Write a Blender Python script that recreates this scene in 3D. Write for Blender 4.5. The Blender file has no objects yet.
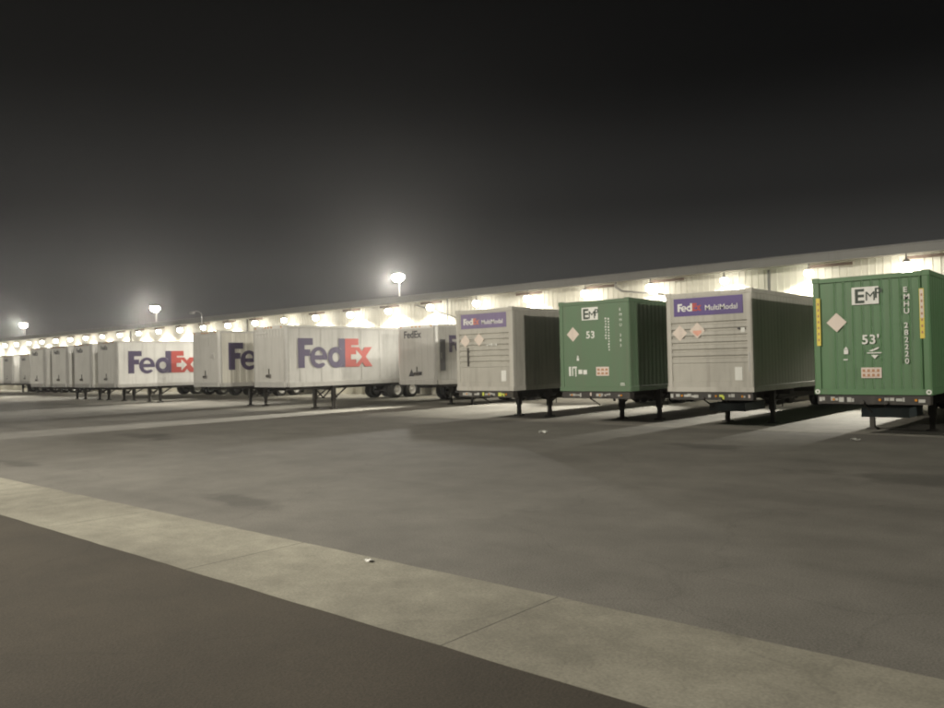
import bpy, bmesh, math, random
from mathutils import Vector, Matrix
random.seed(7)
S = bpy.context.scene
COL = S.collection
R = math.radians

# ------------------------------------------------------------------ helpers
class MB:
    """collects simple solids and links them as ONE mesh object"""
    def __init__(self): self.v = []; self.f = []; self.smooth = set()
    def add(self, verts, faces, smooth=False):
        n = len(self.v); self.v += [tuple(p) for p in verts]
        for fc in faces:
            if smooth: self.smooth.add(len(self.f))
            self.f.append(tuple(i + n for i in fc))
        return self
    def box(self, x0, x1, y0, y1, z0, z1):
        v = [(x, y, z) for z in (z0, z1) for x, y in ((x0, y0), (x1, y0), (x1, y1), (x0, y1))]
        return self.add(v, [(3, 2, 1, 0), (4, 5, 6, 7), (0, 1, 5, 4), (1, 2, 6, 5), (2, 3, 7, 6), (3, 0, 4, 7)])
    def prism(self, poly, lo, hi, axis='z', smooth=False):
        """extrude a 2-D polygon; axis z: (x,y), axis x: (y,z), axis y: (x,z)"""
        def P(p, h): return {'z': (p[0], p[1], h), 'x': (h, p[0], p[1]), 'y': (p[0], h, p[1])}[axis]
        n = len(poly)
        v = [P(p, lo) for p in poly] + [P(p, hi) for p in poly]
        self.add(v, [tuple(range(n - 1, -1, -1)), tuple(range(n, 2 * n))])
        return self.add(v, [(i, (i + 1) % n, n + (i + 1) % n, n + i) for i in range(n)], smooth)
    def tube(self, p0, p1, r, n=10, r1=None, smooth=True):
        p0, p1 = Vector(p0), Vector(p1); d = (p1 - p0).normalized()
        a = d.orthogonal().normalized(); b = d.cross(a); r1 = r if r1 is None else r1
        cs = [(math.cos(2 * math.pi * i / n), math.sin(2 * math.pi * i / n)) for i in range(n)]
        v = [p0 + (a * c + b * s) * r for c, s in cs] + [p1 + (a * c + b * s) * r1 for c, s in cs]
        self.add(v, [tuple(range(n - 1, -1, -1)), tuple(range(n, 2 * n))])
        return self.add(v, [(i, (i + 1) % n, n + (i + 1) % n, n + i) for i in range(n)], smooth)
    def bar(self, p0, p1, w, h):
        """a rectangular bar from p0 to p1"""
        p0, p1 = Vector(p0), Vector(p1); d = (p1 - p0).normalized()
        up = Vector((0, 0, 1)) if abs(d.z) < .95 else Vector((0, 1, 0))
        s = d.cross(up).normalized() * w / 2; u = s.cross(d).normalized() * h / 2
        v = [q + i * s + j * u for q in (p0, p1) for i, j in ((-1, -1), (1, -1), (1, 1), (-1, 1))]
        return self.add(v, [(0, 1, 2, 3), (7, 6, 5, 4), (0, 4, 5, 1), (1, 5, 6, 2), (2, 6, 7, 3), (3, 7, 4, 0)])
    def lathe_x(self, prof, x0, cy, cz, n=28, caps=True):
        """profile (x, radius) spun round an axis along x"""
        m = len(prof); v = []
        for i in range(n):
            c, s = math.cos(2 * math.pi * i / n), math.sin(2 * math.pi * i / n)
            v += [(x0 + x, cy + r * c, cz + r * s) for x, r in prof]
        f = [(i * m + j, i * m + j + 1, ((i + 1) % n) * m + j + 1, ((i + 1) % n) * m + j) for i in range(n) for j in range(m - 1)]
        self.add(v, f, True)
        if not caps: return self
        return self.add([v[i * m] for i in range(n)], [tuple(range(n - 1, -1, -1))]).add([v[i * m + m - 1] for i in range(n)], [tuple(range(n))])
    def lathe_z(self, prof, n=18):
        m = len(prof)
        v = [(r * math.cos(2 * math.pi * i / n), r * math.sin(2 * math.pi * i / n), z) for i in range(n) for r, z in prof]
        return self.add(v, [(i * m + j, i * m + j + 1, ((i + 1) % n) * m + j + 1, ((i + 1) % n) * m + j) for i in range(n) for j in range(m - 1)], True)
    def build(self, name, mat, parent=None, bevel=0):
        me = bpy.data.meshes.new(name); me.from_pydata(self.v, [], self.f)
        for i in self.smooth: me.polygons[i].use_smooth = True
        bm = bmesh.new(); bm.from_mesh(me); bmesh.ops.recalc_face_normals(bm, faces=bm.faces[:]); bm.to_mesh(me); bm.free()
        me.materials.append(mat)
        o = bpy.data.objects.new(name, me); COL.objects.link(o)
        if parent: o.parent = parent
        if bevel:
            b = o.modifiers.new('bevel', 'BEVEL'); b.width = bevel; b.segments = 2; b.limit_method = 'ANGLE'
        return o

def thing(name, label, cat, loc=(0, 0, 0), group=None, rz=0):
    o = bpy.data.objects.new(name, None); COL.objects.link(o); o.empty_display_size = .3
    o.location = loc; o.rotation_euler.z = rz; o['label'] = label; o['category'] = cat
    if group: o['group'] = group
    return o
def tag(o, label, cat, group=None):
    o['label'] = label; o['category'] = cat
    if group: o['group'] = group
    return o
def structure(o): o['kind'] = 'structure'; return o
def dup(root, loc, label, group=None):
    r = root.copy(); COL.objects.link(r); r.location = loc; r['label'] = label
    if group: r['group'] = group
    for ch in list(root.children):
        c = ch.copy(); COL.objects.link(c); c.parent = r
        for g in list(ch.children):
            d = g.copy(); COL.objects.link(d); d.parent = c
    return r

# ------------------------------------------------------------------ materials
def nodes(name):
    m = bpy.data.materials.new(name); m.use_nodes = True
    nt = m.node_tree; return m, nt, nt.nodes['Principled BSDF']
def N(nt, typ, **kw):
    n = nt.nodes.new(typ)
    for k, v in kw.items():
        if k in n.inputs: n.inputs[k].default_value = v
        else: setattr(n, k, v)
    return n
def mixc(nt, a, b, fac, mode='MIX'):
    n = nt.nodes.new('ShaderNodeMix'); n.data_type = 'RGBA'; n.blend_type = mode
    for sock, val in ((n.inputs[0], fac), (n.inputs[6], a), (n.inputs[7], b)):
        if hasattr(val, 'links') or isinstance(val, bpy.types.NodeSocket): nt.links.new(val, sock)
        else: sock.default_value = val
    return n.outputs[2]
def ramp(nt, src, p0, p1, c0=(0, 0, 0, 1), c1=(1, 1, 1, 1)):
    n = nt.nodes.new('ShaderNodeValToRGB'); e = n.color_ramp.elements
    e[0].position = p0; e[1].position = p1; e[0].color = c0; e[1].color = c1
    nt.links.new(src, n.inputs[0]); return n.outputs[0]
def coords(nt, scale, rand=True):
    tc = N(nt, 'ShaderNodeTexCoord'); mp = N(nt, 'ShaderNodeMapping'); mp.inputs['Scale'].default_value = scale
    nt.links.new(tc.outputs['Object'], mp.inputs['Vector'])
    if rand:
        oi = N(nt, 'ShaderNodeObjectInfo'); mu = N(nt, 'ShaderNodeMath', operation='MULTIPLY'); mu.inputs[1].default_value = 37.0
        nt.links.new(oi.outputs['Random'], mu.inputs[0]); nt.links.new(mu.outputs[0], mp.inputs['Location'])
    return mp.outputs[0]
def noise(nt, vec, scale, detail=6, rough=.6):
    n = N(nt, 'ShaderNodeTexNoise'); n.inputs['Scale'].default_value = scale; n.inputs['Detail'].default_value = detail; n.inputs['Roughness'].default_value = rough
    nt.links.new(vec, n.inputs['Vector']); return n.outputs['Fac']
def paint(name, col, rough=.45, metal=0., dirt=.35, dirtcol=(.10, .085, .065), bump=.05):
    m, nt, b = nodes(name)
    c = (*col, 1); d = (*dirtcol, 1)
    v = coords(nt, (1, 1, 1)); vs = coords(nt, (2.2, 2.2, .12))
    blot = ramp(nt, noise(nt, v, .9), .42, .78)
    streak = ramp(nt, noise(nt, vs, 3.0), .5, .8)
    k = mixc(nt, c, d, 0.0)
    mu = N(nt, 'ShaderNodeMath', operation='MULTIPLY'); mu.inputs[1].default_value = dirt * .55; nt.links.new(blot, mu.inputs[0])
    mu2 = N(nt, 'ShaderNodeMath', operation='MULTIPLY'); mu2.inputs[1].default_value = dirt; nt.links.new(streak, mu2.inputs[0])
    k = mixc(nt, c, d, mu.outputs[0]); k = mixc(nt, k, d, mu2.outputs[0])
    nt.links.new(k, b.inputs['Base Color'])
    b.inputs['Roughness'].default_value = rough; b.inputs['Metallic'].default_value = metal
    if bump:
        bp = N(nt, 'ShaderNodeBump', Strength=bump * 4, Distance=.03); nt.links.new(noise(nt, v, 1.4, 3), bp.inputs['Height']); nt.links.new(bp.outputs[0], b.inputs['Normal'])
    return m
def plain(name, col, rough=.6, metal=0.):
    return paint(name, col, rough, metal, dirt=.18, bump=0)
def emit(name, col, strength):
    m, nt, b = nodes(name); b.inputs['Base Color'].default_value = (*col, 1)
    b.inputs['Emission Color'].default_value = (*col, 1); b.inputs['Emission Strength'].default_value = strength
    return m

M = dict(
    white=paint('trailer_white', (.68, .67, .63), .42, dirt=.30),
    dullwhite=paint('trailer_dull_white', (.465, .457, .43), .45, dirt=.45),
    offwhite=paint('trailer_cream', (.62, .60, .53), .42, dirt=.32),
    nosegrey=paint('trailer_nose', (.46, .45, .42), .45, dirt=.35),
    silver=paint('trailer_silver', (.50, .49, .46), .38, .15, dirt=.35),
    alu=paint('aluminium_rail', (.60, .59, .56), .32, .55, dirt=.25),
    grey=paint('container_grey', (.46, .442, .395), .5, dirt=.35),
    greyrib=paint('container_grey_panel', (.425, .408, .362), .5, dirt=.40),
    green=paint('container_green', (.090, .188, .086), .5, dirt=.30, dirtcol=(.13, .12, .09)),
    green2=paint('container_faded_green', (.102, .174, .098), .55, dirt=.38, dirtcol=(.14, .13, .10)),
    chassis=paint('chassis_black', (.030, .027, .024), .6, dirt=.45),
    leg=paint('landing_gear', (.028, .025, .022), .6, dirt=.4),
    tyre=paint('tyre_rubber', (.018, .018, .017), .8, dirt=.4),
    rim=paint('rim_steel', (.62, .61, .58), .4, .2, dirt=.3),
    purple=paint('lettering_purple', (.058, .042, .098), .5, dirt=.12, bump=0),
    signpurple=paint('sign_purple', (.085, .05, .205), .5, dirt=.12, bump=0),
    signfaded=paint('sign_faded_purple', (.19, .15, .27), .55, dirt=.25, bump=0),
    red=paint('lettering_red', (.42, .05, .035), .5, dirt=.10, bump=0),
    redfaded=paint('lettering_faded_red', (.55, .20, .14), .5, dirt=.10, bump=0),
    letter=paint('lettering_white', (.72, .72, .68), .5, dirt=.15, bump=0),
    dark=plain('lettering_dark', (.05, .05, .055)),
    darkgreen=plain('lettering_dark_green', (.035, .055, .04)),
    placard=paint('placard_white', (.68, .585, .51), .5, dirt=.2, bump=0),
    pink=plain('placard_pink', (.72, .36, .27)),
    sticker=paint('sticker_pink_white', (.68, .58, .52), .5, dirt=.25, bump=0),
    yellow=plain('reflector_yellow', (.72, .58, .10)),
    redmark=plain('marking_red', (.42, .22, .12)),
    paper=plain('label_white', (.70, .70, .66)),
    tape=paint('reflective_tape', (.50, .50, .47), .4, dirt=.8, bump=0),
    lime=plain('tag_lime', (.62, .68, .10)),
    lightred=plain('tail_light_red', (.35, .02, .015), .25),
    amber=plain('marker_amber', (.6, .25, .03), .25),
    wall=paint('wall_metal_cream', (.75, .725, .63), .5, dirt=.15, bump=0),
    fascia=paint('fascia_grey', (.17, .168, .16), .5, dirt=.25, bump=0),
    roof=paint('roof_metal', (.20, .197, .19), .5, dirt=.3, bump=0),
    soffit=paint('soffit_dull', (.30, .28, .24), .7, dirt=.3, bump=0),
    rust=paint('eave_board_brown', (.17, .125, .10), .7, dirt=.3, bump=0),
    door=paint('dock_door_white', (.60, .58, .52), .5, dirt=.3),
    rubber=paint('dock_rubber', (.03, .03, .03), .8, dirt=.3),
    steel=paint('galvanised_steel', (.36, .35, .33), .45, .5, dirt=.3, bump=0),
    housing=plain('lamp_housing', (.16, .15, .14)),
    blue=paint('undercarriage_blue', (.035, .05, .055), .5, dirt=.3),
    lens=emit('wall_lamp_lens', (1, .955, .84), 28),
    flood=emit('floodlight_lens', (1, .95, .80), 110),
)

def ground_mat(name, dark, light, scale, speck, bump, stains, joints=None, grit=.32, crack=.12, spots=()):
    m, nt, b = nodes(name)
    v = coords(nt, (1, 1, 1), False)
    big = noise(nt, v, scale, 5, .55)
    k = ramp(nt, big, .35, .68, (*dark, 1), (*light, 1))
    mid = ramp(nt, noise(nt, v, scale * 9, 6, .65), .3, .75, (.78, .78, .78, 1), (1.15, 1.15, 1.15, 1))
    k = mixc(nt, k, mid, 1.0, 'MULTIPLY')
    sp = ramp(nt, noise(nt, v, speck, 2, .7), .30, .72, (1 - grit, 1 - grit, 1 - grit, 1), (1 + grit, 1 + grit, 1 + grit, 1))
    k = mixc(nt, k, sp, 1.0, 'MULTIPLY')
    # oil drips and tyre-dragged stains, stretched along the traffic
    vs = coords(nt, (.10, .45, 1), False)
    st = ramp(nt, noise(nt, vs, 1.3, 4, .55), .56, .74)
    k = mixc(nt, k, tuple(c * .55 for c in dark) + (1,), mixc(nt, (0, 0, 0, 1), st, stains))
    for px, py, rx, ry in spots:  # darker soft-edged ellipses at set positions
        mp = N(nt, 'ShaderNodeMapping'); mp.inputs['Location'].default_value = (-px / rx, -py / ry, 0); mp.inputs['Scale'].default_value = (1 / rx, 1 / ry, 0)
        wn = N(nt, 'ShaderNodeTexNoise'); wn.inputs['Scale'].default_value = .9; wn.inputs['Detail'].default_value = 5; nt.links.new(v, wn.inputs['Vector'])
        nt.links.new(v, mp.inputs['Vector']); ln = N(nt, 'ShaderNodeVectorMath', operation='LENGTH'); nt.links.new(mp.outputs[0], ln.inputs[0])
        am = N(nt, 'ShaderNodeMath', operation='ADD'); nt.links.new(ln.outputs['Value'], am.inputs[0]); nt.links.new(wn.outputs['Fac'], am.inputs[1])
        k = mixc(nt, k, ramp(nt, am.outputs[0], .75, 1.7, (.66, .66, .66, 1), (1, 1, 1, 1)), 1.0, 'MULTIPLY')
    # fine cracks
    vo = N(nt, 'ShaderNodeTexVoronoi', feature='DISTANCE_TO_EDGE'); vo.inputs['Scale'].default_value = .22
    wob = N(nt, 'ShaderNodeVectorMath', operation='ADD'); nn = N(nt, 'ShaderNodeTexNoise'); nn.inputs['Scale'].default_value = .9; nn.inputs['Detail'].default_value = 5
    nt.links.new(v, nn.inputs['Vector']); nt.links.new(v, wob.inputs[0]); nt.links.new(nn.outputs['Color'], wob.inputs[1]); nt.links.new(wob.outputs[0], vo.inputs['Vector'])
    cr = ramp(nt, vo.outputs['Distance'], .0, .006, (1 - crack, 1 - crack, 1 - crack, 1), (1, 1, 1, 1))
    k = mixc(nt, k, cr, 1.0, 'MULTIPLY')
    if joints:
        sx = N(nt, 'ShaderNodeSeparateXYZ'); nt.links.new(v, sx.inputs[0])
        for axis, step, off in joints:
            ad = N(nt, 'ShaderNodeMath', operation='ADD'); ad.inputs[1].default_value = 1000 * step + off; nt.links.new(sx.outputs[axis], ad.inputs[0])
            mo = N(nt, 'ShaderNodeMath', operation='MODULO'); mo.inputs[1].default_value = step; nt.links.new(ad.outputs[0], mo.inputs[0])
            j = ramp(nt, mo.outputs[0], .010, .022, (.40, .40, .40, 1), (1, 1, 1, 1))
            k = mixc(nt, k, j, 1.0, 'MULTIPLY')
    nt.links.new(k, b.inputs['Base Color']); b.inputs['Roughness'].default_value = .85
    bp = N(nt, 'ShaderNodeBump', Strength=bump, Distance=.01); nt.links.new(noise(nt, v, speck * .7, 3), bp.inputs['Height']); nt.links.new(bp.outputs[0], b.inputs['Normal'])
    return m
M['asphalt'] = ground_mat('asphalt', (.142, .134, .117), (.192, .182, .160), .10, 55, .5, 0.45, spots=[(-10.6, 6.9, 2.6, .8), (-19.5, 6.8, 2.2, .7), (-3.2, 14.5, 3.2, 1.6), (-8, 17.5, 2.4, 1.2), (-24, 12, 4, 1.5)])
M['lane'] = ground_mat('asphalt_lane', (.040, .033, .024), (.064, .053, .038), .12, 60, .5, .35)
M['concrete'] = ground_mat('concrete_gutter', (.205, .193, .155), (.345, .328, .265), .30, 40, .2, 0.5, [('X', 3.6, .4)], grit=.18)
M['apron'] = ground_mat('concrete_apron', (.20, .187, .16), (.30, .285, .245), .25, 40, .25, 0.55, [('X', 4.03, 1.1), ('Y', 5.4, 1.0)])

# ------------------------------------------------------------------ lettering
def curve_mesh(cu, name, mat, mtx, parent):
    t = bpy.data.objects.new('t', cu)
    me = bpy.data.meshes.new_from_object(t); bpy.data.objects.remove(t); me.name = name
    me.transform(mtx); me.materials.clear(); me.materials.append(mat)
    o = bpy.data.objects.new(name, me); COL.objects.link(o); o.parent = parent
    return o
def face_front(x, z, y=0., sx=1., sz=1.):      # text plane facing -y, its lower left at (x, y, z)
    return Matrix(((sx, 0, 0, x), (0, 0, -1, y), (0, sz, 0, z), (0, 0, 0, 1)))
def face_side(y, z, x, s=1.):                 # text plane facing +x
    return Matrix(((0, 0, 1, x), (s, 0, 0, y), (0, s, 0, z), (0, 0, 0, 1)))
def text(parent, s, h, mat, mtx, name='lettering', bold=.0, ext=.003, space=1.):
    cu = bpy.data.curves.new(name, 'FONT'); cu.body = s; cu.size = h / .70; cu.offset = bold; cu.extrude = ext; cu.space_character = space
    cu.resolution_u = 4
    return curve_mesh(cu, name, mat, mtx, parent)
def polys(parent, loops, mat, mtx, name='lettering', ext=.003):
    cu = bpy.data.curves.new(name, 'CURVE'); cu.dimensions = '2D'; cu.fill_mode = 'BOTH'; cu.extrude = ext
    for lp in loops:
        sp = cu.splines.new('POLY'); sp.points.add(len(lp) - 1); sp.use_cyclic_u = True
        for q, p in zip(sp.points, lp): q.co = (p[0], p[1], 0, 1)
    return curve_mesh(cu, name, mat, mtx, parent)
def circ(cx, cy, r, a0=0, a1=360, n=26):
    return [(cx + r * math.cos(R(a0 + (a1 - a0) * i / (n - (a1 - a0 < 360)))), cy + r * math.sin(R(a0 + (a1 - a0) * i / (n - (a1 - a0 < 360))))) for i in range(n)]
def rect(x0, z0, x1, z1): return [(x0, z0), (x1, z0), (x1, z1), (x0, z1)]
def comb(x0, z0, n, w, h, gap):
    out = [(x0, z0), (x0 + n * (w + gap) - gap, z0)]
    for i in reversed(range(n)):
        a = x0 + i * (w + gap); out += [(a + w, z0 + .01), (a + w, z0 + h), (a, z0 + h), (a, z0 + .01)]
    return out
def diamond(cx, cz, r): return [(cx, cz - r), (cx + r, cz), (cx, cz + r), (cx - r, cz)]
def scale_loops(lps, h): return [[(x * h, y * h) for x, y in lp] for lp in lps]
FED = [
    [(0, 0), (.27, 0), (.27, .40), (.50, .40), (.50, .62), (.27, .62), (.27, .77), (.62, .77), (.62, 1), (0, 1)],
    # e: outer ring with a mouth at lower right, and its upper counter
    [(1.225, .27)] + circ(.86, .345, .365, 0, 318, 30) + [(1.05, .17), (.98, .15), (.86, .125), (.74, .17), (.685, .27)],
    [(.69, .42), (.73, .52), (.80, .575), (.86, .585), (.92, .575), (.99, .52), (1.03, .42)],
    # d: bowl, stem, counter
    circ(1.62, .345, .365, 40, 320, 26) + [(1.74, 0), (2.02, 0), (2.02, 1), (1.74, 1), (1.74, .68)],
    circ(1.605, .345, .165, 0, 360, 20)]
EX = [[(2.02, 0), (2.66, 0), (2.80, .16), (2.94, 0), (3.30, 0), (2.97, .36), (3.28, .70), (2.94, .70), (2.80, .55), (2.66, .70), (2.30, .70), (2.30, .77), (2.64, .77), (2.64, 1), (2.02, 1)]]
ARROW = [[(2.28, .26), (2.28, .44), (2.52, .44), (2.52, .60), (2.80, .35), (2.52, .10), (2.52, .26)]]
def wordmark(parent, h, frame, purple, red, ground):
    """the big two-colour carrier name; frame(dx, off) gives the matrix"""
    polys(parent, scale_loops(FED, h), purple, frame(0))
    polys(parent, scale_loops(EX, h), red, frame(0))
    polys(parent, scale_loops(ARROW, h), ground, frame(.004), name='arrow_mark')

# ------------------------------------------------------------------ ground
def sheet(name, x0, x1, y0, y1, z, mat, thick=.0):
    mb = MB()
    if thick: mb.box(x0, x1, y0, y1, z - thick, z)
    else: mb.add([(x0, y0, z), (x1, y0, z), (x1, y1, z), (x0, y1, z)], [(0, 1, 2, 3)])
    return structure(mb.build(name, mat))
sheet('asphalt_yard', -700, 500, -400, 700, 0, M['asphalt'])
sheet('asphalt_lane', -220, 90, -120, 4.20, .003, M['lane'])
ev = []; xs = [-220 + .31 * i for i in range(1001)]
lo = [(x, 4.17 + random.uniform(-.007, .007), .004) for x in xs]; hi = [(x, 5.66 + random.uniform(-.008, .008) - (.03 if random.random() < .03 else 0), .004) for x in xs]
structure(MB().add(lo + hi, [(i, i + 1, 1001 + i + 1, 1001 + i) for i in range(1000)]).build('concrete_gutter', M['concrete']))
sheet('dock_apron', -220, 90, 21.75, 38.0, .005, M['apron'])

# ------------------------------------------------------------------ warehouse
WY = 38.0                                      # wall plane
LAMP0, STEP = -8.0, 4.03                       # first lamp in frame; lamps and docks share the pitch
wh = thing('warehouse', 'long low warehouse with cream ribbed metal wall under a lit eave', 'warehouse', (0, WY, 0))
X0, X1 = -190.0, 60.0
pts = []; x = X0
while x < X1:                                  # ribbed sheet: flat, raised rib, flat
    pts += [(x, 0), (x + .24, 0), (x + .255, -.03), (x + .295, -.03), (x + .31, 0)]; x += .31
MB().prism(pts + [(X1, .3), (X0, .3)], 0, 6.30, 'z').build('wall', M['wall'], wh)
MB().box(X0 - .2, X1 + .2, -1.0, .3, 6.302, 6.36).build('soffit', M['soffit'], wh)
MB().box(X0 - .3, X1 + .3, -1.06, -1.0, 6.24, 6.62).build('fascia', M['fascia'], wh)
MB().prism([(-1.0, 6.362), (32, 6.9), (32, 7.05), (-1.12, 6.66), (-1.12, 6.622), (-1.0, 6.622)], X0 - .35, X1 + .35, 'x').build('roof', M['roof'], wh)
MB().prism([(32, 6.9), (31.5, 6.9), (31.5, 0), (32, 0)], X0, X1, 'x').build('rear_wall', M['wall'], wh)
for xx in (X0, X1 - .3): MB().prism([(.302, 0), (31.49, 0), (31.49, 6.88), (.302, 6.36)], xx, xx + .3, 'x').build('end_wall', M['wall'], wh)
dd = None
for k in range(-4, 30):
    cx = -5.65 - STEP * k
    if dd is None:
        f = MB().box(-1.75, -1.25, -.40, -.032, 1.0, 4.0).box(1.25, 1.75, -.40, -.032, 1.0, 4.0).box(-1.75, 1.75, -.44, -.032, 4.002, 4.45).build('dock_shelter', M['rubber'], wh)
        f.location = (cx, 0, 0)
        pb = MB()
        for i in range(5): pb.box(-1.25, 1.25, -.075 - .012 * (i % 2), -.034, 1.2 + i * .56, 1.75 + i * .56)
        pb.build('dock_door', M['door'], f)
        for s in (-1, 1): MB().box(s * .9 - .15, s * .9 + .15, -.16, -.034, .85, 1.19).build('bumper', M['rubber'], f)
        dd = f
    else:
        c = dd.copy(); COL.objects.link(c); c.location = (cx, 0, 0)
        for g in dd.children: q = g.copy(); COL.objects.link(q); q.parent = c
for k in range(0, 24):                          # brown boards under the eave, behind the lamps
    if k in (6, 2, 11): continue
    MB().box(-.95, .95, -.36, -.30, 6.06, 6.20).build('eave_board', M['rust'], wh).location = (-8.0 - STEP * k + (.9 if k < 5 else 0), 0, 0)
# conduits and the bracket arm seen above the parked units
MB().tube((-34.5, -.6, 6.29), (-34.5, -.6, 3.6), .05).tube((-37.4, -.6, 6.05), (-33.8, -.6, 5.0), .05).tube((-33.8, -.6, 5.0), (-33.8, -.04, 5.0), .05).tube((-34.5, -.6, 3.6), (-34.5, -.04, 3.6), .05).build('conduit', M['steel'], wh)
MB().tube((-22.1, -.6, 6.29), (-22.1, -.6, 6.0), .06).tube((-22.1, -.6, 6.0), (-21.7, -.6, 5.75), .06).tube((-21.7, -.6, 5.75), (-19.6, -.6, 5.45), .05).tube((-19.6, -.6, 5.45), (-19.6, -.04, 5.45), .05).build('conduit', M['steel'], wh)
for xx in (-14.0, -58.0, -79.0): MB().box(xx - .05, xx + .05, -.13, -.032, 1.0, 6.2).build('downpipe', M['fascia'], wh)

# ------------------------------------------------------------------ lamps
def spot(name, parent, loc, aim, watts, size, blend, radius, col):
    l = bpy.data.lights.new(name, 'SPOT'); l.energy = watts; l.spot_size = R(size); l.spot_blend = blend; l.shadow_soft_size = radius; l.color = col
    o = bpy.data.objects.new(name, l); COL.objects.link(o); o.parent = parent
    o.location = loc; o.rotation_euler = Vector(aim).to_track_quat('-Z', 'Y').to_euler(); return o
WALLW, BEAMW = 780, 6500
wl = thing('eave_lamp', 'white eave lamp', 'eave lamp', (0, 0, 0), 'round lamps hanging along the eave')
MB().tube((0, 0, .12), (0, 0, .34), .03).tube((0, 0, .02), (0, 0, .12), .12, 16, .07).build('housing', M['housing'], wl)
MB().lathe_z([(.125, .018), (.185, -.03), (.205, -.12), (.175, -.22), (.09, -.285), (0.001, -.30)], 18).build('lens', M['lens'], wl)
spot('yard_beam', wl, (0, -.26, -.16), (0, -1, -.36), BEAMW, 34, .95, .14, (1, .95, .82))
spot('wall_wash', wl, (0, 0, -.36), (0, .38, -1), WALLW, 146, .4, .12, (1, .94, .78))
STEEP = Vector((0, -1, -.62)).to_track_quat('-Z', 'Y').to_euler()      # the nearer lamps are tilted further down
BOOST = {1: 1.7, 2: 1.9, 3: 1.7, 4: 1.6, 5: 6, 10: 3, 11: 3, 17: 3, 18: 3}
lamp_names = {
    0: 'glaring white eave lamp under the eave over the right side of the nearest green container',
    1: 'white eave lamp under the eave just left of the nearest green container',
    2: 'white eave lamp over the bright purple sign of the grey container',
    3: 'white eave lamp over the gap between faded green and grey containers',
    4: 'white eave lamp just above the left top of the faded green container',
    5: 'white eave lamp over the roof of the container with the faded purple sign',
    6: 'white eave lamp just left of the top of the faded-sign container',
    7: 'white eave lamp beside the thin conduit arm under the eave',
    8: 'white eave lamp directly below the largest roof floodlight',
    9: 'white eave lamp over the far end of the middle trailer with big letters',
    10: 'white eave lamp over the red letters of the middle trailer',
    11: 'white eave lamp over the purple letters of the middle trailer',
    12: 'white eave lamp over the nose of the middle trailer with big letters',
    13: 'white eave lamp over the ribbed side of the cream trailer',
    14: 'white eave lamp over the nose of the cream trailer',
    15: 'white eave lamp just below the unlit curved lamp arm'}
far = 'small white eave lamp far along the eave, left of the curved lamp arm'
for k in range(0, 36):
    loc = (-7.92 - 3.985 * k, WY - .85, 5.92 - .003 * k)
    lb = lamp_names.get(k, far)
    if k == 0: wl.location = loc; wl['label'] = lb
    else:
        c = dup(wl, loc, lb); g = random.choice((.75, .9, 1.0, 1.0, 1.15)); c.rotation_euler = (random.uniform(-.05, .05), 0, random.uniform(-.12, .12))
        c.scale = (1.12 * g ** .5,) * 3
        for ch in c.children:
            if ch.type == 'LIGHT': ch.data = ch.data.copy(); ch.data.energy *= g * (BOOST.get(k, 1) if 'beam' in ch.name else 1)
            if ch.type == 'LIGHT' and 'beam' in ch.name and k < 5: ch.rotation_euler = STEEP
wl.scale = (1.45, 1.45, 1.45); wl.location.z -= .07
for ch in wl.children:
    if ch.type == 'LIGHT': ch.data = ch.data.copy(); ch.data.energy *= 1.5 if 'beam' in ch.name else 1.5
    if ch.type == 'LIGHT' and 'beam' in ch.name: ch.rotation_euler = STEEP

# floodlights on the roof
fl = thing('roof_floodlight', 'largest glaring floodlight on its pole above the middle of the roof', 'floodlight', (-41.3, 39.7, 6.72), 'floodlights on roof poles')
MB().box(-.16, .16, -.16, .16, 0, .04).tube((0, 0, .04), (0, 0, 1.72), .055, r1=.045).build('pole', M['steel'], fl)
MB().tube((0, 0, 1.70), (0, -.12, 1.86), .10, 12).tube((0, -.12, 1.84), (0, -.12, 2.02), .34, 18, .16).build('flood_head', M['housing'], fl)
lz = MB().lathe_z([(.32, 0), (.37, -.08), (.36, -.20), (.28, -.32), (.14, -.40), (.001, -.42)], 20).build('lens', M['flood'], fl); lz.location = (0, -.12, 1.838); lz.scale = (1.2, 1.2, 1.2)
FLOODW = 10000
spot('flood_light', fl, (0, -.65, 1.50), (.35, -1, -.55), FLOODW, 150, .5, .3, (1, .95, .86))
dup(fl, (-77.0, 39.7, 6.72), 'floodlight on its pole above the roof over the white trailer with red and purple letters')
dup(fl, (-112.0, 39.7, 6.72), 'smallest roof floodlight, far along the roof at the left end')
# unlit gooseneck lamp
gn = thing('curved_lamp', 'unlit grey lamp on a curved gooseneck pole rising over the eave', 'lamp post', (-62.95, 37.9, 0))
arc = [(0, 0, 6.9 + .0)] + [(-1.05 + 1.05 * math.cos(R(a)), 0, 6.75 + .45 * math.sin(R(a))) for a in range(0, 106, 15)]
pb = MB().tube((0, -1.3, 0), (0, -1.3, 6.76), .07, r1=.05)
for p, q in zip(arc[1:], arc[2:]): pb.tube((p[0], -1.3, p[2]), (q[0], -1.3, q[2]), .045)
pb.build('pole', M['steel'], gn)
MB().prism([(-1.25, 7.12), (-1.30, 7.22), (-1.75, 7.20), (-1.85, 7.06), (-1.78, 7.0), (-1.4, 7.0)], -1.42, -1.18, 'y').build('lamp_head', M['steel'], gn)

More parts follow.
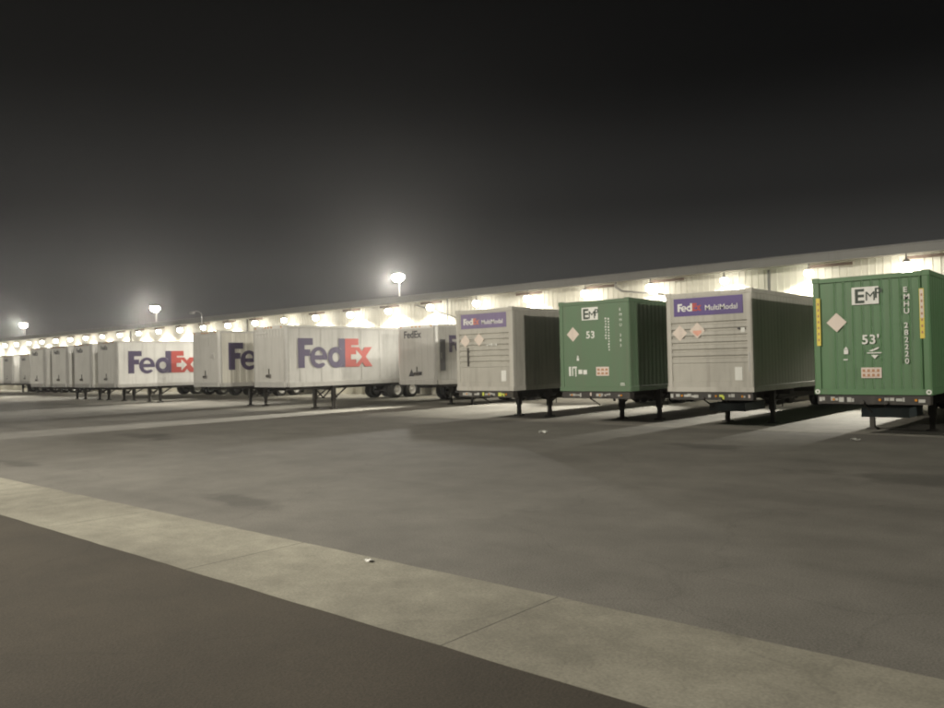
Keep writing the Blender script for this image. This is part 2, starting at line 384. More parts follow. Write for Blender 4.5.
# ------------------------------------------------------------------ wheels, legs
TYRE = [(-.13, .30), (-.14, .42), (-.12, .49), (-.06, .51), (.06, .51), (.12, .49), (.14, .42), (.13, .30)]
RIM = [(-.125, .300), (.115, .302), (.118, .285), (.07, .262), (.01, .225), (-.02, .19), (.0, .13), (.08, .11), (.095, .001)]
_wc = {}
def wheel(parent, x, y, side):
    if side not in _wc:
        t = MB(); t.lathe_x(TYRE, 0, 0, 0, caps=False); t = t.build('wheel', M['tyre'], parent)
        prof = [(side * a, r) for a, r in RIM]
        rm = MB().lathe_x(prof, 0, 0, 0, 24, caps=False)
        for i in range(8):
            c, s = math.cos(i * math.pi / 4), math.sin(i * math.pi / 4)
            rm.tube((side * -.01, .155 * c, .155 * s), (side * .05, .155 * c, .155 * s), .016, 6)
        rm.build('rim', M['rim'], t); t.location = (x, y, .51); _wc[side] = t
    else:
        t = _wc[side].copy(); COL.objects.link(t); t.parent = parent; t.location = (x, y, .51)
        for g in _wc[side].children: q = g.copy(); COL.objects.link(q); q.parent = t
    return t
def bogie(parent, y0, z):
    for y in (y0, y0 + 1.30):
        MB().tube((-1.1, y, .51), (1.1, y, .51), .07).build('axle', M['chassis'], parent)
        for s in (-1, 1):
            wheel(parent, s * 1.135, y, s); wheel(parent, s * .80, y, s)
    b = MB()
    for s in (-1, 1):
        b.box(s * .50 - .06, s * .50 + .06, y0 - .75, y0 + 2.05, z - .26, z - .02)
        for y in (y0, y0 + 1.3): b.prism([(y - .25, z - .261), (y + .25, z - .261), (y + .08, .50), (y - .08, .50)], s * .50 - .05, s * .50 + .05, 'x')
    b.build('suspension', M['chassis'], parent)
    for s in (-1, 1): MB().box(s * .95 - .33, s * .95 + .33, y0 + 1.95, y0 + 1.965, .18, z - .1).build('mud_flap', M['tyre'], parent)
def legs(parent, y, z, dx, brace=False):
    for s in (-1, 1):
        l = MB().box(s * dx - .085, s * dx + .085, y - .085, y + .085, .42, z).box(s * dx - .06, s * dx + .06, y - .06, y + .06, .05, .42).build('leg', M['leg'], parent)
        MB().prism([(s * dx - .16, 0.006), (s * dx + .16, 0.006), (s * dx + .10, .06), (s * dx - .10, .06)], y - .15, y + .15, 'y').build('foot', M['leg'], l)
    b = MB().box(-dx + .086, dx - .086, y - .03, y + .03, z - .22, z - .12)
    if brace:
        b.bar((-dx + .08, y - .05, z - .12), (0, y - .05, .55), .06, .05).bar((dx - .08, y - .05, z - .12), (0, y - .05, .55), .06, .05)
        b.bar((-dx + .08, y + .05, .52), (dx - .08, y + .05, .52), .05, .05)
    for s in (-1, 1): b.bar((s * dx, y + .09, .55), (s * dx * .9, y + 1.0, z - .02), .06, .06)
    b.build('leg_brace', M['leg'], parent)
    MB().tube((dx + .086, y, .75), (dx + .30, y, .75), .018).tube((dx + .30, y, .75), (dx + .30, y, .52), .018).build('crank', M['leg'], parent)

# ------------------------------------------------------------------ containers on chassis
W, H, Z0, LEN = 2.60, 2.88, 1.08, 16.1
def corr(lo, hi, pitch, d, flip=1):
    """trapezoid profile of a corrugated sheet, (u, depth)"""
    out = []; n = max(1, round((hi - lo) / pitch)); p = (hi - lo) / n
    for i in range(n):
        a = lo + i * p; out += [(a, 0), (a + .34 * p, 0), (a + .50 * p, -d), (a + .84 * p, -d)]
    return out + [(hi, 0)]
def chassis(loc, label, tape, blue=False):
    c = thing('container_chassis', label, 'chassis', loc, 'chassis under the containers')
    b = MB()
    for s in (-1, 1):
        b.box(s * .45 - .08, s * .45 + .08, .5, LEN - .1, Z0 - .06, Z0 - .012).box(s * .45 - .012, s * .45 + .012, 3.0, LEN - .12, Z0 - .36, Z0 - .061).box(s * .45 - .08, s * .45 + .08, 2.9, LEN - .1, Z0 - .40, Z0 - .361)
        b.prism([(.5, Z0 - .062), (3.0, Z0 - .062), (2.99, Z0 - .36), (2.2, Z0 - .22), (.5, Z0 - .20)], s * .45 - .02, s * .45 + .02, 'x')
    for y in (3.4, 5.6, 7.8, 10.0, 12.0): b.box(-1.1, 1.1, y - .05, y + .05, Z0 - .20, Z0 - .065)
    b.build('frame', M['chassis'], c)
    MB().box(-1.24, 1.24, .04, .30, Z0 - .23, Z0 - .02).build('front_bolster', M['chassis'], c)
    MB().box(-1.24, 1.24, LEN - .32, LEN - .02, Z0 - .26, Z0 - .02).build('rear_bolster', M['chassis'], c)
    MB().box(-.60, .60, .8, 2.3, Z0 - .27, Z0 - .205).tube((0, 1.2, Z0 - .27), (0, 1.2, Z0 - .36), .045).build('kingpin_plate', M['chassis'], c)
    legs(c, 2.9, Z0 - .07, .72)
    bogie(c, LEN - 3.3, Z0 - .12)
    MB().box(-1.15, 1.15, LEN - .14, LEN - .04, .50, .60).box(-.5, -.42, LEN - .13, LEN - .05, .601, Z0 - .261).box(.42, .5, LEN - .13, LEN - .05, .601, Z0 - .261).build('bumper', M['chassis'], c)
    if blue: MB().box(-.55, .55, 1.2, 2.7, Z0 - .62, Z0 - .38).build('tool_box', M['blue'], c)
    for i, (x0, x1, m, z) in enumerate(tape):   # reflective tape, plates and tags on the bolster
        b = MB(); x = x0
        while x < x1 - .03:                        # worn: short pieces of uneven height
            q = min(x1, x + random.uniform(.07, .16)); b.box(x, q - random.uniform(.0, .02), .024, .0395, Z0 - .165 + z + random.uniform(-.02, .03), Z0 - .075 + z * .5 + random.uniform(-.03, .02)); x = q
        b.build('reflector', M[m], c)
    for x in (-.86, .18, .95): MB().tube((x, .039, Z0 - .12), (x, .01, Z0 - .12), .03, 10).build('marker_light', M['amber'], c)
    MB().tube((-.20, .04, Z0 - .18), (-.20, -.03, Z0 - .18), .045, 10).tube((.32, .04, Z0 - .18), (.32, -.03, Z0 - .18), .045, 10).tube((-.20, .0, Z0 - .2), (-.12, .5, Z0 - .45), .02, 8).build('hose_coupling', M['leg'], c)
    return c

def container(name, label, loc, mat, post, front, group=None, depth=.012):
    c = thing(name, label, 'container', loc, group)
    zb, zt, w = Z0, Z0 + H, W / 2
    # long corrugated sides
    for s in (-1, 1):
        pr = [(s * (w - .012 + d), u) for u, d in corr(.17, LEN - .17, .26, depth)]
        MB().prism(pr + [(s * (w - .09), LEN - .17), (s * (w - .09), .17)], zb + .16, zt - .12, 'z').build('side_panel', mat, c)
        MB().box(s * w - s * .10, s * w, .171, LEN - .171, zt - .119, zt).build('top_rail', post, c, .008)
        MB().box(s * w - s * .10, s * w, .171, LEN - .171, zb, zb + .159).build('bottom_rail', post, c, .008)
    # rounded corner posts
    for sx in (-1, 1):
        for y0, y1, r in ((0, .17, 1), (LEN - .17, LEN, 0)):
            xo = sx * w; xi = sx * (w - .16)
            pol = [(xi, y0), (xo - sx * .05, y0), (xo - sx * .015, y0 + .015), (xo, y0 + .05), (xo, y1), (xi, y1)]
            MB().prism(pol, zb + .14, zt - .12, 'z').build('corner_post', post, c)
            for z0, z1 in ((zb - .002, zb + .139), (zt - .119, zt + .012)):
                MB().box(min(xi, xo) - .004, max(xi, xo) + .004, y0 - .006, y1 + .006, z0, z1).build('corner_casting', post, c, .012)
    MB().box(-w + .101, w - .101, .04, LEN - .04, zt - .05, zt - .015).build('roof', mat, c)
    MB().box(-w + .101, w - .101, .05, LEN - .05, zb + .02, zb + .12).build('floor', M['chassis'], c)
    MB().box(-w + .165, w - .165, .0, .12, zt - .118, zt - .01).build('header', post, c)
    MB().box(-w + .165, w - .165, .0, .12, zb, zb + .138).build('front_sill', post, c)
    for s in (-1, 1):
        d = MB().box(.004 * s, s * (w - .165), LEN - .07, LEN - .02, zb + .05, zt - .06).build('rear_door', mat, c)
        for x in (.35, .9): MB().tube((s * x, LEN + .01, zb + .1), (s * x, LEN + .01, zt - .1), .02).build('lock_rod', M['steel'], d)
    front(c, zb, zt, w)
    return c

def green_front(style):
    def f(c, zb, zt, w):
        mat = M['green'] if style == 0 else M['green2']
        if style == 0:                            # ribbed end wall: flat sheet with raised narrow ribs
            u = []; n = 11; lo, hi = -w + .161, w - .161; p = (hi - lo) / n
            for i in range(n):
                a = lo + i * p; u += [(a, .045), (a + .62 * p, .040), (a + .74 * p, .012), (a + .80 * p, .006), (a + .96 * p, .045)] if 0 < i else [(a, .045)]
            u += [(hi, .045)]
        else:
            u = [(-w + .161, .02), (w - .161, .02)]
        MB().prism(u + [(w - .161, .09), (-w + .161, .09)], zb + .139, zt - .119, 'z').build('front_panel', mat, c)
        y = .006 if style == 0 else .018
        F = lambda x, z, off=0: face_front(x, z, y - off)
        # logo board  (x from left edge -1.3, fractions read off the photo)
        X = lambda fr: -w + fr * W
        Zf = lambda fr: zt - fr * H
        if style == 0:
            polys(c, [rect(0, 0, .60, .42)], M['letter'], F(X(.355), Zf(.245)), 'logo_board')
            text(c, 'E', .33, M['darkgreen'], F(X(.375), Zf(.23), .006), bold=.012)
            text(c, 'M', .22, M['darkgreen'], F(X(.468), Zf(.215), .006), bold=.0)
            text(c, 'P', .24, M['darkgreen'], F(X(.548), Zf(.195), .006), bold=.003)
            for sx in (-1, 1): polys(c, [circ(0, 0, .058, 0, 360, 14), circ(0, 0, .028, 0, 360, 10)], M['letter'], face_front(sx * (w - .075), zb + .07, -.0095), 'casting_mark')
            polys(c, [diamond(0, 0, .235)], M['placard'], F(X(.215), Zf(.385)), 'placard')
            text(c, "53'", .215, M['letter'], F(X(.43), Zf(.575)), bold=.006, space=1.1)
            polys(c, [rect(-.16, -.012, .16, .012), [(-.12, .05), (.10, .14), (.10, .10), (-.06, .035)], [(-.07, -.05), (.09, -.05), (.01, -.14)]], M['letter'], F(X(.535), Zf(.652)), 'height_mark')
            polys(c, [rect(-.03, -.05, .07, .06), rect(-.045, -.20, .055, -.17), [(-.03, .07), (.07, .07), (.02, .13)]], M['letter'], F(X(.285), Zf(.64)), 'small_mark')
            polys(c, [rect(0, 0, .45, .25)], M['sticker'], F(X(.42), Zf(.86)), 'plate')
            polys(c, [comb(.03, .03 + .11 * j, 4, .06, .07, .045) for j in range(2)], M['redmark'], F(X(.42), Zf(.86), .004), 'plate_lettering', .002)
            for i, ch in enumerate('EMHU 282220'):
                if ch != ' ': text(c, ch, .125, M['letter'], F(X(.787), Zf(.165 + .058 * i)), bold=.002)
            for x0, a, b in ((.035, .17, .58), (.915, .145, .545)):
                s = polys(c, [rect(0, 0, .095, (b - a) * H)], M['yellow'], F(X(x0), Zf(b), .012), 'warning_strip')
                s['label'] = 'yellow strip with red upright lettering'
                if x0 > .5: polys(s, [rect(.012, .47, .083, (b - a) * H - .02)], M['sticker'], F(X(x0), Zf(b), .0145), 'pink_panel', .001)
                for i, ch in enumerate("HIGH9'6"):
                    polys(s, [rect(.03, (b - a) * H * (.10 + .125 * i), .065, (b - a) * H * (.15 + .125 * i))], M['redmark'], F(X(x0), Zf(b), .016), 'marking', .002)
        else:
            polys(c, [rect(0, 0, .60, .40)], M['letter'], F(X(.34), Zf(.215)), 'logo_board')
            text(c, 'E', .31, M['darkgreen'], F(X(.355), Zf(.20), .006), bold=.012)
            text(c, 'M', .24, M['darkgreen'], F(X(.435), Zf(.20), .006), bold=.0)
            text(c, 'P', .22, M['darkgreen'], F(X(.52), Zf(.175), .006), bold=.003)
            polys(c, [diamond(0, 0, .235)], M['placard'], F(X(.205), Zf(.365)), 'placard')
            text(c, '53', .22, M['letter'], F(X(.395), Zf(.415)), bold=.006, space=1.1)
            for j, (fr, n, top) in enumerate(((.665, 8, .20), (.705, 12, .205))):
                polys(c, [rect(.0 + .01 * (i % 3), -.088 * i - .05, .05, -.088 * i) for i in range(n)], M['letter'], F(X(fr), Zf(top)), 'upright_lettering')
            for i, ch in enumerate('EMHU 283'):
                if ch != ' ': text(c, ch, .085, M['letter'], F(X(.865), Zf(.135 + .055 * i)), bold=.0)
            polys(c, [rect(-.03, -.06, .05, .02), [(-.02, .03), (.04, .03), (.03, .10), (-.01, .10)]], M['letter'], F(X(.265), Zf(.64)), 'small_mark')
            polys(c, [rect(0, 0, .07, .30), rect(.12, .0, .16, .30), rect(.165, .25, .30, .30), rect(.24, -.02, .28, .245), rect(.36, .06, .50, .20), rect(.54, .05, .68, .19)], M['letter'], F(X(.135), Zf(.83)), 'patch_marks')
            polys(c, [rect(0, 0, .46, .28)], M['sticker'], F(X(.53), Zf(.83)), 'plate')
            polys(c, [comb(.04, .04 + .12 * j, 3, .09, .07, .055) for j in range(2)], M['redmark'], F(X(.53), Zf(.83), .004), 'plate_lettering', .002)
            polys(c, [rect(0, 0, .15, .02), rect(.0, .05, .14, .075)], M['letter'], F(X(.86), Zf(.935)), 'small_mark')
    return f

def grey_front(style):
    def f(c, zb, zt, w):
        post = M['grey']; pan = M['greyrib']; y = .012
        X = lambda fr: -w + fr * W
        Zf = lambda fr: zt - fr * H
        lo, hi = -w + .161, w - .161
        # horizontally fluted end wall, made from a profile in (y, z)
        pr = [(.09, zb + .139), (.012, zb + .139), (.012, zb + .30), (.035, zb + .305), (.035, zb + .83), (.012, zb + .835), (.012, zb + .93)]
        z = zb + .93
        while z < zt - .92:
            pr += [(.012, z + .02), (.055, z + .05), (.055, z + .085), (.012, z + .115)]; z += .195
        pr += [(.012, zt - .119), (.09, zt - .119)]
        MB().prism(pr, lo, hi, 'x').build('front_panel', pan, c)
        F = lambda x, z, off=0: face_front(x, z, y - off)
        sp = M['signpurple'] if style == 0 else M['signfaded']; rd = M['red'] if style == 0 else M['redfaded']
        b = MB().box(X(.10), X(.90), y - .010, y - .001, Zf(.235), Zf(.055)).build('sign_board', sp, c)
        b['label'] = 'purple sign with white and red lettering' if style == 0 else 'faded purple sign with pale lettering'
        wordmark(b, .225, lambda off: face_front(X(.148), Zf(.187), y - .0125 - off), M['letter'], rd, sp)
        text(b, 'MultiModal', .15, M['letter'], face_front(X(.47), Zf(.187), y - .0125), bold=.002)
        pl = [(.165, .405, 0), (.375, .385, 1)] if style == 0 else [(.17, .385, 0), (.42, .375, 0)]
        for fx, fz, k in pl:
            p = polys(c, [diamond(0, 0, .235)], M['placard'], F(X(fx), Zf(fz), .003), 'placard')
            if k: polys(p, [[(-.13, .0), (.13, .0), (.13, -.06), (0, -.17), (-.13, -.06)]], M['pink'], F(X(fx), Zf(fz), .007), 'pink_band', .002)
            else: polys(p, [rect(-.11, .01, .11, .03), rect(-.08, -.04, .08, -.025)], M['sticker'], F(X(fx), Zf(fz), .007), 'marking', .002)
        polys(c, [rect(0, 0, .21, .37)], M['paper'], F(X(.79), Zf(.885), -.017), 'label_sheet')
        if style == 0:
            polys(c, [rect(0, 0, .11, .13)], M['paper'], F(X(.87), Zf(.42), .003), 'small_label')
            polys(c, [circ(.0, .05, .035, 0, 360, 12)], M['dark'], F(X(.845), Zf(.40), .003), 'small_mark')
            MB().box(X(.945), X(.965), -.008, -.001, Zf(.80), Zf(.62)).build('vent_pipe', M['steel'], c)
        else:
            polys(c, [rect(0 + .10 * i, .02 * (i % 2), .07 + .10 * i, .045 + .02 * (i % 3)) for i in range(5)], M['paper'], F(X(.55), Zf(.455), .003), 'small_marks')
            MB().box(X(.205), X(.235), y - .02, y - .002, Zf(.70), Zf(.47)).build('upright_bar', M['chassis'], c)
    return f

G_CON = 'containers on chassis along the docks'
G1 = (-5.22, 20.55, 0); G2 = (-9.72, 21.5, 0); G3 = (-13.47, 21.35, 0); G4 = (-17.92, 21.25, 0); G0 = (-.55, 21.6, 0)
container('green_container', 'bright green ribbed container with yellow warning strips down both edges', G1, M['green'], M['green'], green_front(0), G_CON)
container('grey_container', 'grey container with crisp purple sign and a pink-banded diamond placard', G2, M['greyrib'], M['grey'], grey_front(0), G_CON, .004)
container('green_container', 'faded smooth-fronted green container between the two grey ones', G3, M['green2'], M['green2'], green_front(1), G_CON)
container('grey_container', 'grey container with faded purple sign, beside the white trailers', G4, M['greyrib'], M['grey'], grey_front(1), G_CON, .004)
container('green_container', 'plain green container standing outside the frame, past the ribbed green one', G0, M['green2'], M['green2'], lambda c, zb, zt, w: MB().box(-w + .161, w - .161, .02, .09, zb + .139, zt - .119).build('front_panel', M['green2'], c), G_CON)
T1 = [(-1.20, -1.06, 'tape', 0), (-.93, -.62, 'tape', .0), (-.55, -.40, 'tape', -.02), (.28, .50, 'tape', .02), (.53, .72, 'tape', 0), (1.0, 1.16, 'tape', 0)]
T2 = [(-1.22, -1.14, 'tape', 0), (-1.05, -.92, 'tape', 0), (-.80, -.35, 'tape', .0), (-.05, .04, 'tape', 0), (.28, .44, 'lime', -.04), (.55, .75, 'tape', .02), (.98, 1.05, 'tape', 0), (1.12, 1.18, 'sticker', 0)]
T3 = [(-.95, -.50, 'tape', 0), (-.18, -.12, 'sticker', .03), (.05, .30, 'tape', 0), (.34, .56, 'tape', .02), (.84, .90, 'tape', 0)]
T4 = [(-1.05, -.62, 'tape', 0), (-.50, -.24, 'tape', 0), (-.12, -.02, 'lime', 0), (.0, .44, 'tape', 0), (.60, .88, 'lime', -.01), (.70, .78, 'tape', .03)]
chassis(G1, 'black chassis under the bright green ribbed container', T1, True)
chassis(G2, 'black chassis with tall lime tag under the crisp-signed grey container', T2, True)
chassis(G3, 'black chassis under the faded smooth-fronted green container', T3)
chassis(G4, 'black chassis with two lime tags under the faded-sign grey container', T4)
chassis(G0, 'black chassis outside the frame under the plain green container', T1)

# ------------------------------------------------------------------ box trailers
G_TR = 'white box trailers backed to the docks'
def rounded(w, y0, y1, r, n=5):
    out = []
    for cx, cy, a0 in ((w - r, y0 + r, -90), (w - .05, y1 - .05, 0), (-w + .05, y1 - .05, 90), (-w + r, y0 + r, 180)):
        rr = r if cy < (y0 + y1) / 2 else .05
        out += [(cx + rr * math.cos(R(a0 + 90 * i / n)), cy + rr * math.sin(R(a0 + 90 * i / n))) for i in range(n + 1)]
    return out
def trailer(label, loc, L, body, zb=1.12, h=2.82, logo=None, nose_text=None, style='van', group=G_TR, nose=None):
    t = thing('box_trailer', label, 'trailer', loc, group)
    w = 1.29; zt = zb + h
    MB().prism(rounded(w, 0, L, .16), zb + .20, zt - .10, 'z').build('body', body, t)
    # seams on the visible sides: thin posts every 1.22 m
    for s in (-1, 1):
        b = MB(); y = .75
        while y < L - .3:
            if style == 'ribbed': b.prism([(s * (w - .01), y), (s * (w + .022), y + .04), (s * (w + .022), y + .20), (s * (w - .01), y + .24)], zb + .205, zt - .105, 'z')
            else: b.box(s * (w - .004), s * (w + .004), y, y + .035, zb + .205, zt - .105)
            y += .40 if style == 'ribbed' else 1.22
        b.build('side_seams', body, t)
        MB().box(min(s * w, s * (w + .014)) - .02, max(s * w, s * (w + .014)), .16, L - .02, zt - .099, zt + .005).build('top_rail', M['alu'], t)
        MB().box(min(s * w, s * (w + .014)) - .02, max(s * w, s * (w + .014)), .16, L - .02, zb, zb + .199).build('bottom_rail', M['alu'], t)
        MB().prism([(s * (w - .15), -.004), (s * (w - .06), .01), (s * (w + .004), .09), (s * (w + .006), .165), (s * (w - .02), .165), (s * (w - .15), .03)], zb + .02, zt - .012, 'z').build('corner_post', M['alu'], t)
    MB().box(-w + .02, w - .02, .03, L - .03, zt - .098, zt - .01).build('roof', body, t)
    MB().box(-w + .021, w - .021, .04, L - .03, zb + .03, zb + .198).build('floor', M['chassis'], t)
    MB().box(-w + .155, w - .155, -.012, .05, zb + .25, zt - .15).build('front_panel', nose or M['nosegrey'], t)
    MB().box(-w + .14, w - .14, -.022, .06, zt - .148, zt + .002).build('front_header', M['alu'], t)
    MB().box(-w + .14, w - .14, -.024, .06, zb + .01, zb + .249).build('front_sill', M['alu'], t)
    for x in (-1.0, -.25, 0, .25, 1.0): MB().tube((x, -.022, zt - .07), (x, -.05, zt - .07), .035, 10).build('marker_light', M['amber'], t)
    g = MB().box(-.15, .15, -.07, -.0125, zb + .44, zb + .60).build('coupling_box', M['housing'], t)
    MB().tube((-.09, -.07, zb + .54), (-.09, -.13, zb + .52), .04, 10).tube((.09, -.07, zb + .54), (.09, -.13, zb + .52), .04, 10).tube((0, -.03, zb + .60), (0, -.03, zb + .86), .025, 8).build('hose_coupling', M['chassis'], g)
    if style == 'riveted':
        rb = MB()
        for i in range(9): rb.box(-.97 + i * .235, -.92 + i * .235, -.022, -.0125, zt - .50, zt - .18)
        rb.build('nose_ribs', M['alu'], t)
        MB().box(-1.05, -.1, -.05, -.0125, zt - .34, zt - .26).build('nose_rail', M['alu'], t)
    if style == 'ribbed':
        MB().box(-.55, .55, -.03, -.0125, zt - .75, zt - .25).build('vent_cover', M['nosegrey'], t)
        MB().box(.55, .85, -.03, -.0125, zb + 1.45, zb + 1.75).build('document_box', M['alu'], t)
    for s in (-1, 1):
        d = MB().box(.004 * s, s * (w - .05), L + .001, L + .04, zb + .06, zt - .06).build('rear_door', body, t)
        for x in (.35, .9): MB().tube((s * x, L + .06, zb + .1), (s * x, L + .06, zt - .1), .02).build('lock_rod', M['steel'], d)
    MB().box(-.55, .55, .5, L - .4, zb - .16, zb + .029).build('frame', M['chassis'], t)
    MB().box(-.75, .75, .55, 1.9, zb - .05, zb + .028).tube((0, .95, zb - .05), (0, .95, zb - .16), .045).build('kingpin_plate', M['chassis'], t)
    legs(t, 3.1, zb - .01, .72, True)
    bogie(t, L - 3.4, zb - .02)
    MB().box(-1.1, 1.1, L - .12, L - .02, .50, .60).box(-.5, -.42, L - .11, L - .03, .601, zb - .0).box(.42, .5, L - .11, L - .03, .601, zb).build('bumper', M['chassis'], t)
    if logo:
        y, z, hh, gm = logo
        wordmark(t, hh, lambda off: face_side(y, z, w + (.027 if style == 'ribbed' else .0075) + off), M['purple'], M['red'], gm)
    if nose_text:
        x, z, hh = nose_text
        text(t, 'FedEx', hh, M['dark'], face_front(x, z, -.016), bold=.012, name='nose_lettering')
    return t

# the three with big letters, the short silver one, then the row of plain noses
t_mid = trailer('white trailer with full big purple and red letters, its rivet-ribbed nose in the middle', (-30.72, 21.2, 0), 16.2, M['dullwhite'], 1.16, 2.80, (.65, 2.02, 1.36, M['dullwhite']), None, 'riveted')
t_cream = trailer('cream ribbed trailer whose big letters are mostly hidden by the trailer beside it', (-37.2, 21.8, 0), 15.8, M['offwhite'], 1.14, 2.86, (.52, 2.0, 1.40, M['offwhite']), None, 'ribbed')
t_left = trailer('white trailer with purple letters and an arrow in red, left of the cream trailer', (-49.46, 22.2, 0), 15.5, M['white'], 1.06, 2.86, (.76, 1.90, 1.40, M['white']), None, nose=M['white'])
text(t_left, 'FedEx', .26, M['dark'], face_front(-.72, 3.42, -.016), bold=.010, name='nose_lettering')
t_short = trailer('short silver trailer set back between big-letter trailer and faded-sign container', (-26.38, 26.4, 0), 11.2, M['dullwhite'], 1.10, 2.80, (.85, 2.6, .80, M['silver']), (-.85, 3.32, .33))
MB().prism([(-.55, 1.50), (-.18, 1.50), (-.36, 1.86)], -.022, -.0125, 'y').build('warning_mark', M['dark'], t_short)
MB().box(.05, .32, -.022, -.0125, 1.55, 1.72).build('warning_mark', M['dark'], t_short)
d = MB().box(1.299, 1.312, .22, .58, 1.75, 3.2).build('shade_panel', M['dark'], t_short)  # shade on the trailer side, built as a dark panel
MB().box(1.313, 1.33, .26, .30, 2.3, 2.6).build('added_handle', M['steel'], d)  # steel bar added on the shade panel
t_short.children[0]['label'] = 'silver box body with shade built as a dark upright panel near its front'
plain_tr = trailer('plain white trailer directly left of the one with the red arrow letters', (-53.47, 22.4, 0), 15.4, M['white'], 1.04, 2.86, None, (-.8, 3.35, .28), nose=M['white'])
far_lb = [((-57.67, 22.6, 0), 'plain white trailer third from the left among the big noses, two-line mark at its top'),
          ((-61.79, 22.7, 0), 'leftmost of the tall plain white trailers, its nose beside the lower far trailers')]
for i, (loc, lb) in enumerate(far_lb):
    c = dup(plain_tr, loc, lb)
far_tr = trailer('small distant trailer half hidden behind the leftmost tall white trailer', (-84.7, 30.0, 0), 7.6, M['white'], 1.04, 2.86, None, (-.8, 3.35, .28), nose=M['white'])
for xx, lb in ((-89.4, 'small distant trailer at the left edge of the row, nose in full view'), (-93.4, 'small distant trailer cut by the left edge of the picture')):
    dup(far_tr, (xx, 30.0, 0), lb)

# ------------------------------------------------------------------ litter
def scrap(name, label, x, y, w, h):
    mb = MB(); n = 5; v = []
    for i in range(n):
        for j in range(n):
            v.append((x + (i / (n - 1) - .5) * w + random.uniform(-.01, .01), y + (j / (n - 1) - .5) * w * .7, .012 + random.random() * h))
    v2 = [(a, b, max(.007, c - .006)) for a, b, c in v]
    f = [(i * n + j, (i + 1) * n + j, (i + 1) * n + j + 1, i * n + j + 1) for i in range(n - 1) for j in range(n - 1)]
    mb.add(v, f).add(v2, f)
    return tag(mb.build(name, M['paper']), label, 'litter', 'litter on the yard')
scrap('paper_scrap', 'white crumpled paper scrap on the asphalt before the faded green container', -13.25, 18.24, .22, .10)
scrap('paper_scrap', 'small white scrap on the asphalt before the bright green container', -5.49, 20.12, .20, .05)
scrap('paper_scrap', 'thin white scrap lying on the upper edge of the concrete gutter', -6.29, 5.52, .10, .02)

# ------------------------------------------------------------------ unseen masts added behind the camera to light noses and yard
def mast(label, x, y, h, aim, watts):  # added unseen mast with twin floodlights
    m = thing('added_floodlight', label, 'floodlight', (x, y, 0), 'added masts behind the viewpoint')
    MB().tube((0, 0, 0), (0, 0, h), .14, r1=.08).box(-.3, .3, -.3, .3, 0, .05).build('pole', M['steel'], m)  # pole of the added mast
    d = Vector((aim[0] - x, aim[1] - y, 0)).normalized(); s = Vector((-d.y, d.x, 0))
    MB().bar(s * -.7 + Vector((0, 0, h)), s * .7 + Vector((0, 0, h)), .08, .08).build('added_crossbar', M['steel'], m)
    for k in (-.4, .4):
        q = s * k + d * .1 + Vector((0, 0, h + .15))
        MB().bar(q, q + d * .28 - Vector((0, 0, .12)), .5, .34).build('flood_head', M['housing'], m)
        MB().bar(q + d * .281 - Vector((0, 0, .121)), q + d * .30 - Vector((0, 0, .13)), .44, .28).build('lens', M['flood'], m)
    spot('flood_light', m, d * .5 + Vector((0, 0, h)), (aim[0] - x, aim[1] - y, 1.5 - h), watts, 140, .5, .35, (1, .935, .80))
mast('added tall twin floodlight mast, unseen in the yard behind the viewpoint, nearer the containers', -19.5, -10.0, 16.0, (-7, 12), 37000)
mast('added tall twin floodlight mast, unseen in the yard behind the viewpoint, nearer the white trailers', -70.0, -15.0, 15.0, (-68, 20), 22500)

# ------------------------------------------------------------------ night air
hz = MB().box(-230, 130, -60, 110, -1, 17).build('haze', bpy.data.materials.new('haze_air')); hz['kind'] = 'stuff'
hm = hz.data.materials[0]; hm.use_nodes = True; nt = hm.node_tree; nt.nodes.clear()
out = nt.nodes.new('ShaderNodeOutputMaterial'); pv = nt.nodes.new('ShaderNodeVolumePrincipled')
pv.inputs['Color'].default_value = (.93, .925, .91, 1); pv.inputs['Density'].default_value = .0007; pv.inputs['Anisotropy'].default_value = .8
nt.links.new(pv.outputs[0], out.inputs['Volume'])
hz.display_type = 'WIRE'

# ------------------------------------------------------------------ world, sun
SUN_DIR = Vector((-1, .31, -.145 * math.hypot(1, .31)))          # light travels this way: low, from the right
elev = math.atan(.145); az = math.atan2(1.0, -.31)               # compass angle of the sun
w = bpy.data.worlds.new('World'); S.world = w; w.use_nodes = True; nt = w.node_tree
bg = nt.nodes['Background']
sky = nt.nodes.new('ShaderNodeTexSky'); sky.sky_type = 'NISHITA'; sky.sun_disc = False; sky.sun_elevation = elev; sky.sun_rotation = az
hs = nt.nodes.new('ShaderNodeHueSaturation'); hs.inputs['Saturation'].default_value = .15; hs.inputs['Value'].default_value = .004
nt.links.new(sky.outputs[0], hs.inputs['Color'])
tc = nt.nodes.new('ShaderNodeTexCoord'); sx = nt.nodes.new('ShaderNodeSeparateXYZ'); nt.links.new(tc.outputs['Generated'], sx.inputs[0])
rp = nt.nodes.new('ShaderNodeValToRGB'); cr = rp.color_ramp; cr.interpolation = 'EASE'
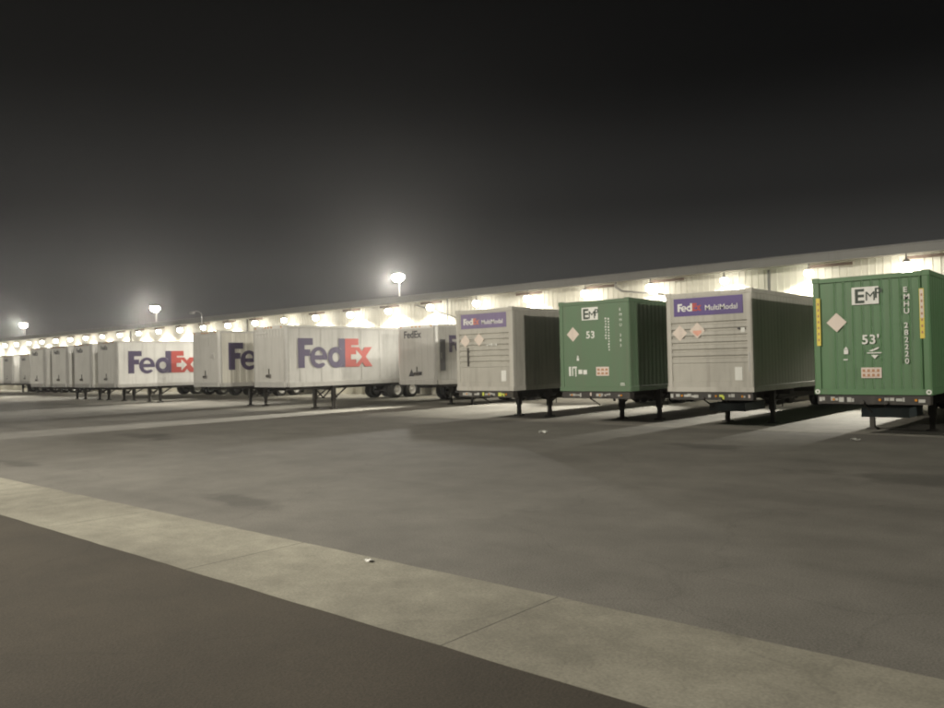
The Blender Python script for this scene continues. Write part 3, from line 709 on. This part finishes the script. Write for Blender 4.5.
cr.elements[0].position = 0; cr.elements[0].color = (.75, .72, .66, 1)
cr.elements[1].position = .62; cr.elements[1].color = (.004, .004, .004, 1)
for p, c in ((.10, (.42, .41, .385)), (.20, (.15, .147, .14)), (.34, (.025, .025, .025))):
    e = cr.elements.new(p); e.color = (*c, 1)
nt.links.new(sx.outputs['Z'], rp.inputs[0])
ad = nt.nodes.new('ShaderNodeMix'); ad.data_type = 'RGBA'; ad.blend_type = 'ADD'; ad.inputs[0].default_value = 1
nt.links.new(rp.outputs[0], ad.inputs[6]); nt.links.new(hs.outputs[0], ad.inputs[7])
nt.links.new(ad.outputs[2], bg.inputs['Color']); bg.inputs['Strength'].default_value = .10

sl = bpy.data.lights.new('sun', 'SUN'); sl.energy = 1.25; sl.angle = R(.6); sl.color = (1, .94, .82)
so = bpy.data.objects.new('sun', sl); COL.objects.link(so); so.rotation_euler = SUN_DIR.to_track_quat('-Z', 'Y').to_euler(); so.location = (60, -20, 40)

# ------------------------------------------------------------------ camera
r = Vector((0.7544877558, 0.6559170770, -0.0228257402)); u = Vector((0.0250325409, 0.0059937938, 0.9996686683)); f = Vector((-0.6558365636, 0.7548091564, 0.0118970270))
cd = bpy.data.cameras.new('camera'); cd.sensor_width = 36; cd.lens = 36 * 790 / 944; cd.clip_end = 3000; cd.clip_start = .05
co = bpy.data.objects.new('camera', cd); COL.objects.link(co)
co.matrix_world = Matrix(((r.x, u.x, -f.x, 0), (r.y, u.y, -f.y, 0), (r.z, u.z, -f.z, 2.05), (0, 0, 0, 1)))
cd.dof.use_dof = True; cd.dof.focus_distance = 9.0; cd.dof.aperture_fstop = 2.8
S.camera = co
S.view_settings.view_transform = 'Standard'; S.view_settings.look = 'None'; S.view_settings.gamma = 1; S.view_settings.exposure = 0
S.view_settings.use_curve_mapping = False
S.cycles.use_denoising = True
S.cycles.max_bounces = 6; S.cycles.diffuse_bounces = 3; S.cycles.glossy_bounces = 2; S.cycles.volume_bounces = 0
S.cycles.sample_clamp_indirect = 4
S.cycles.filter_width = 2.0
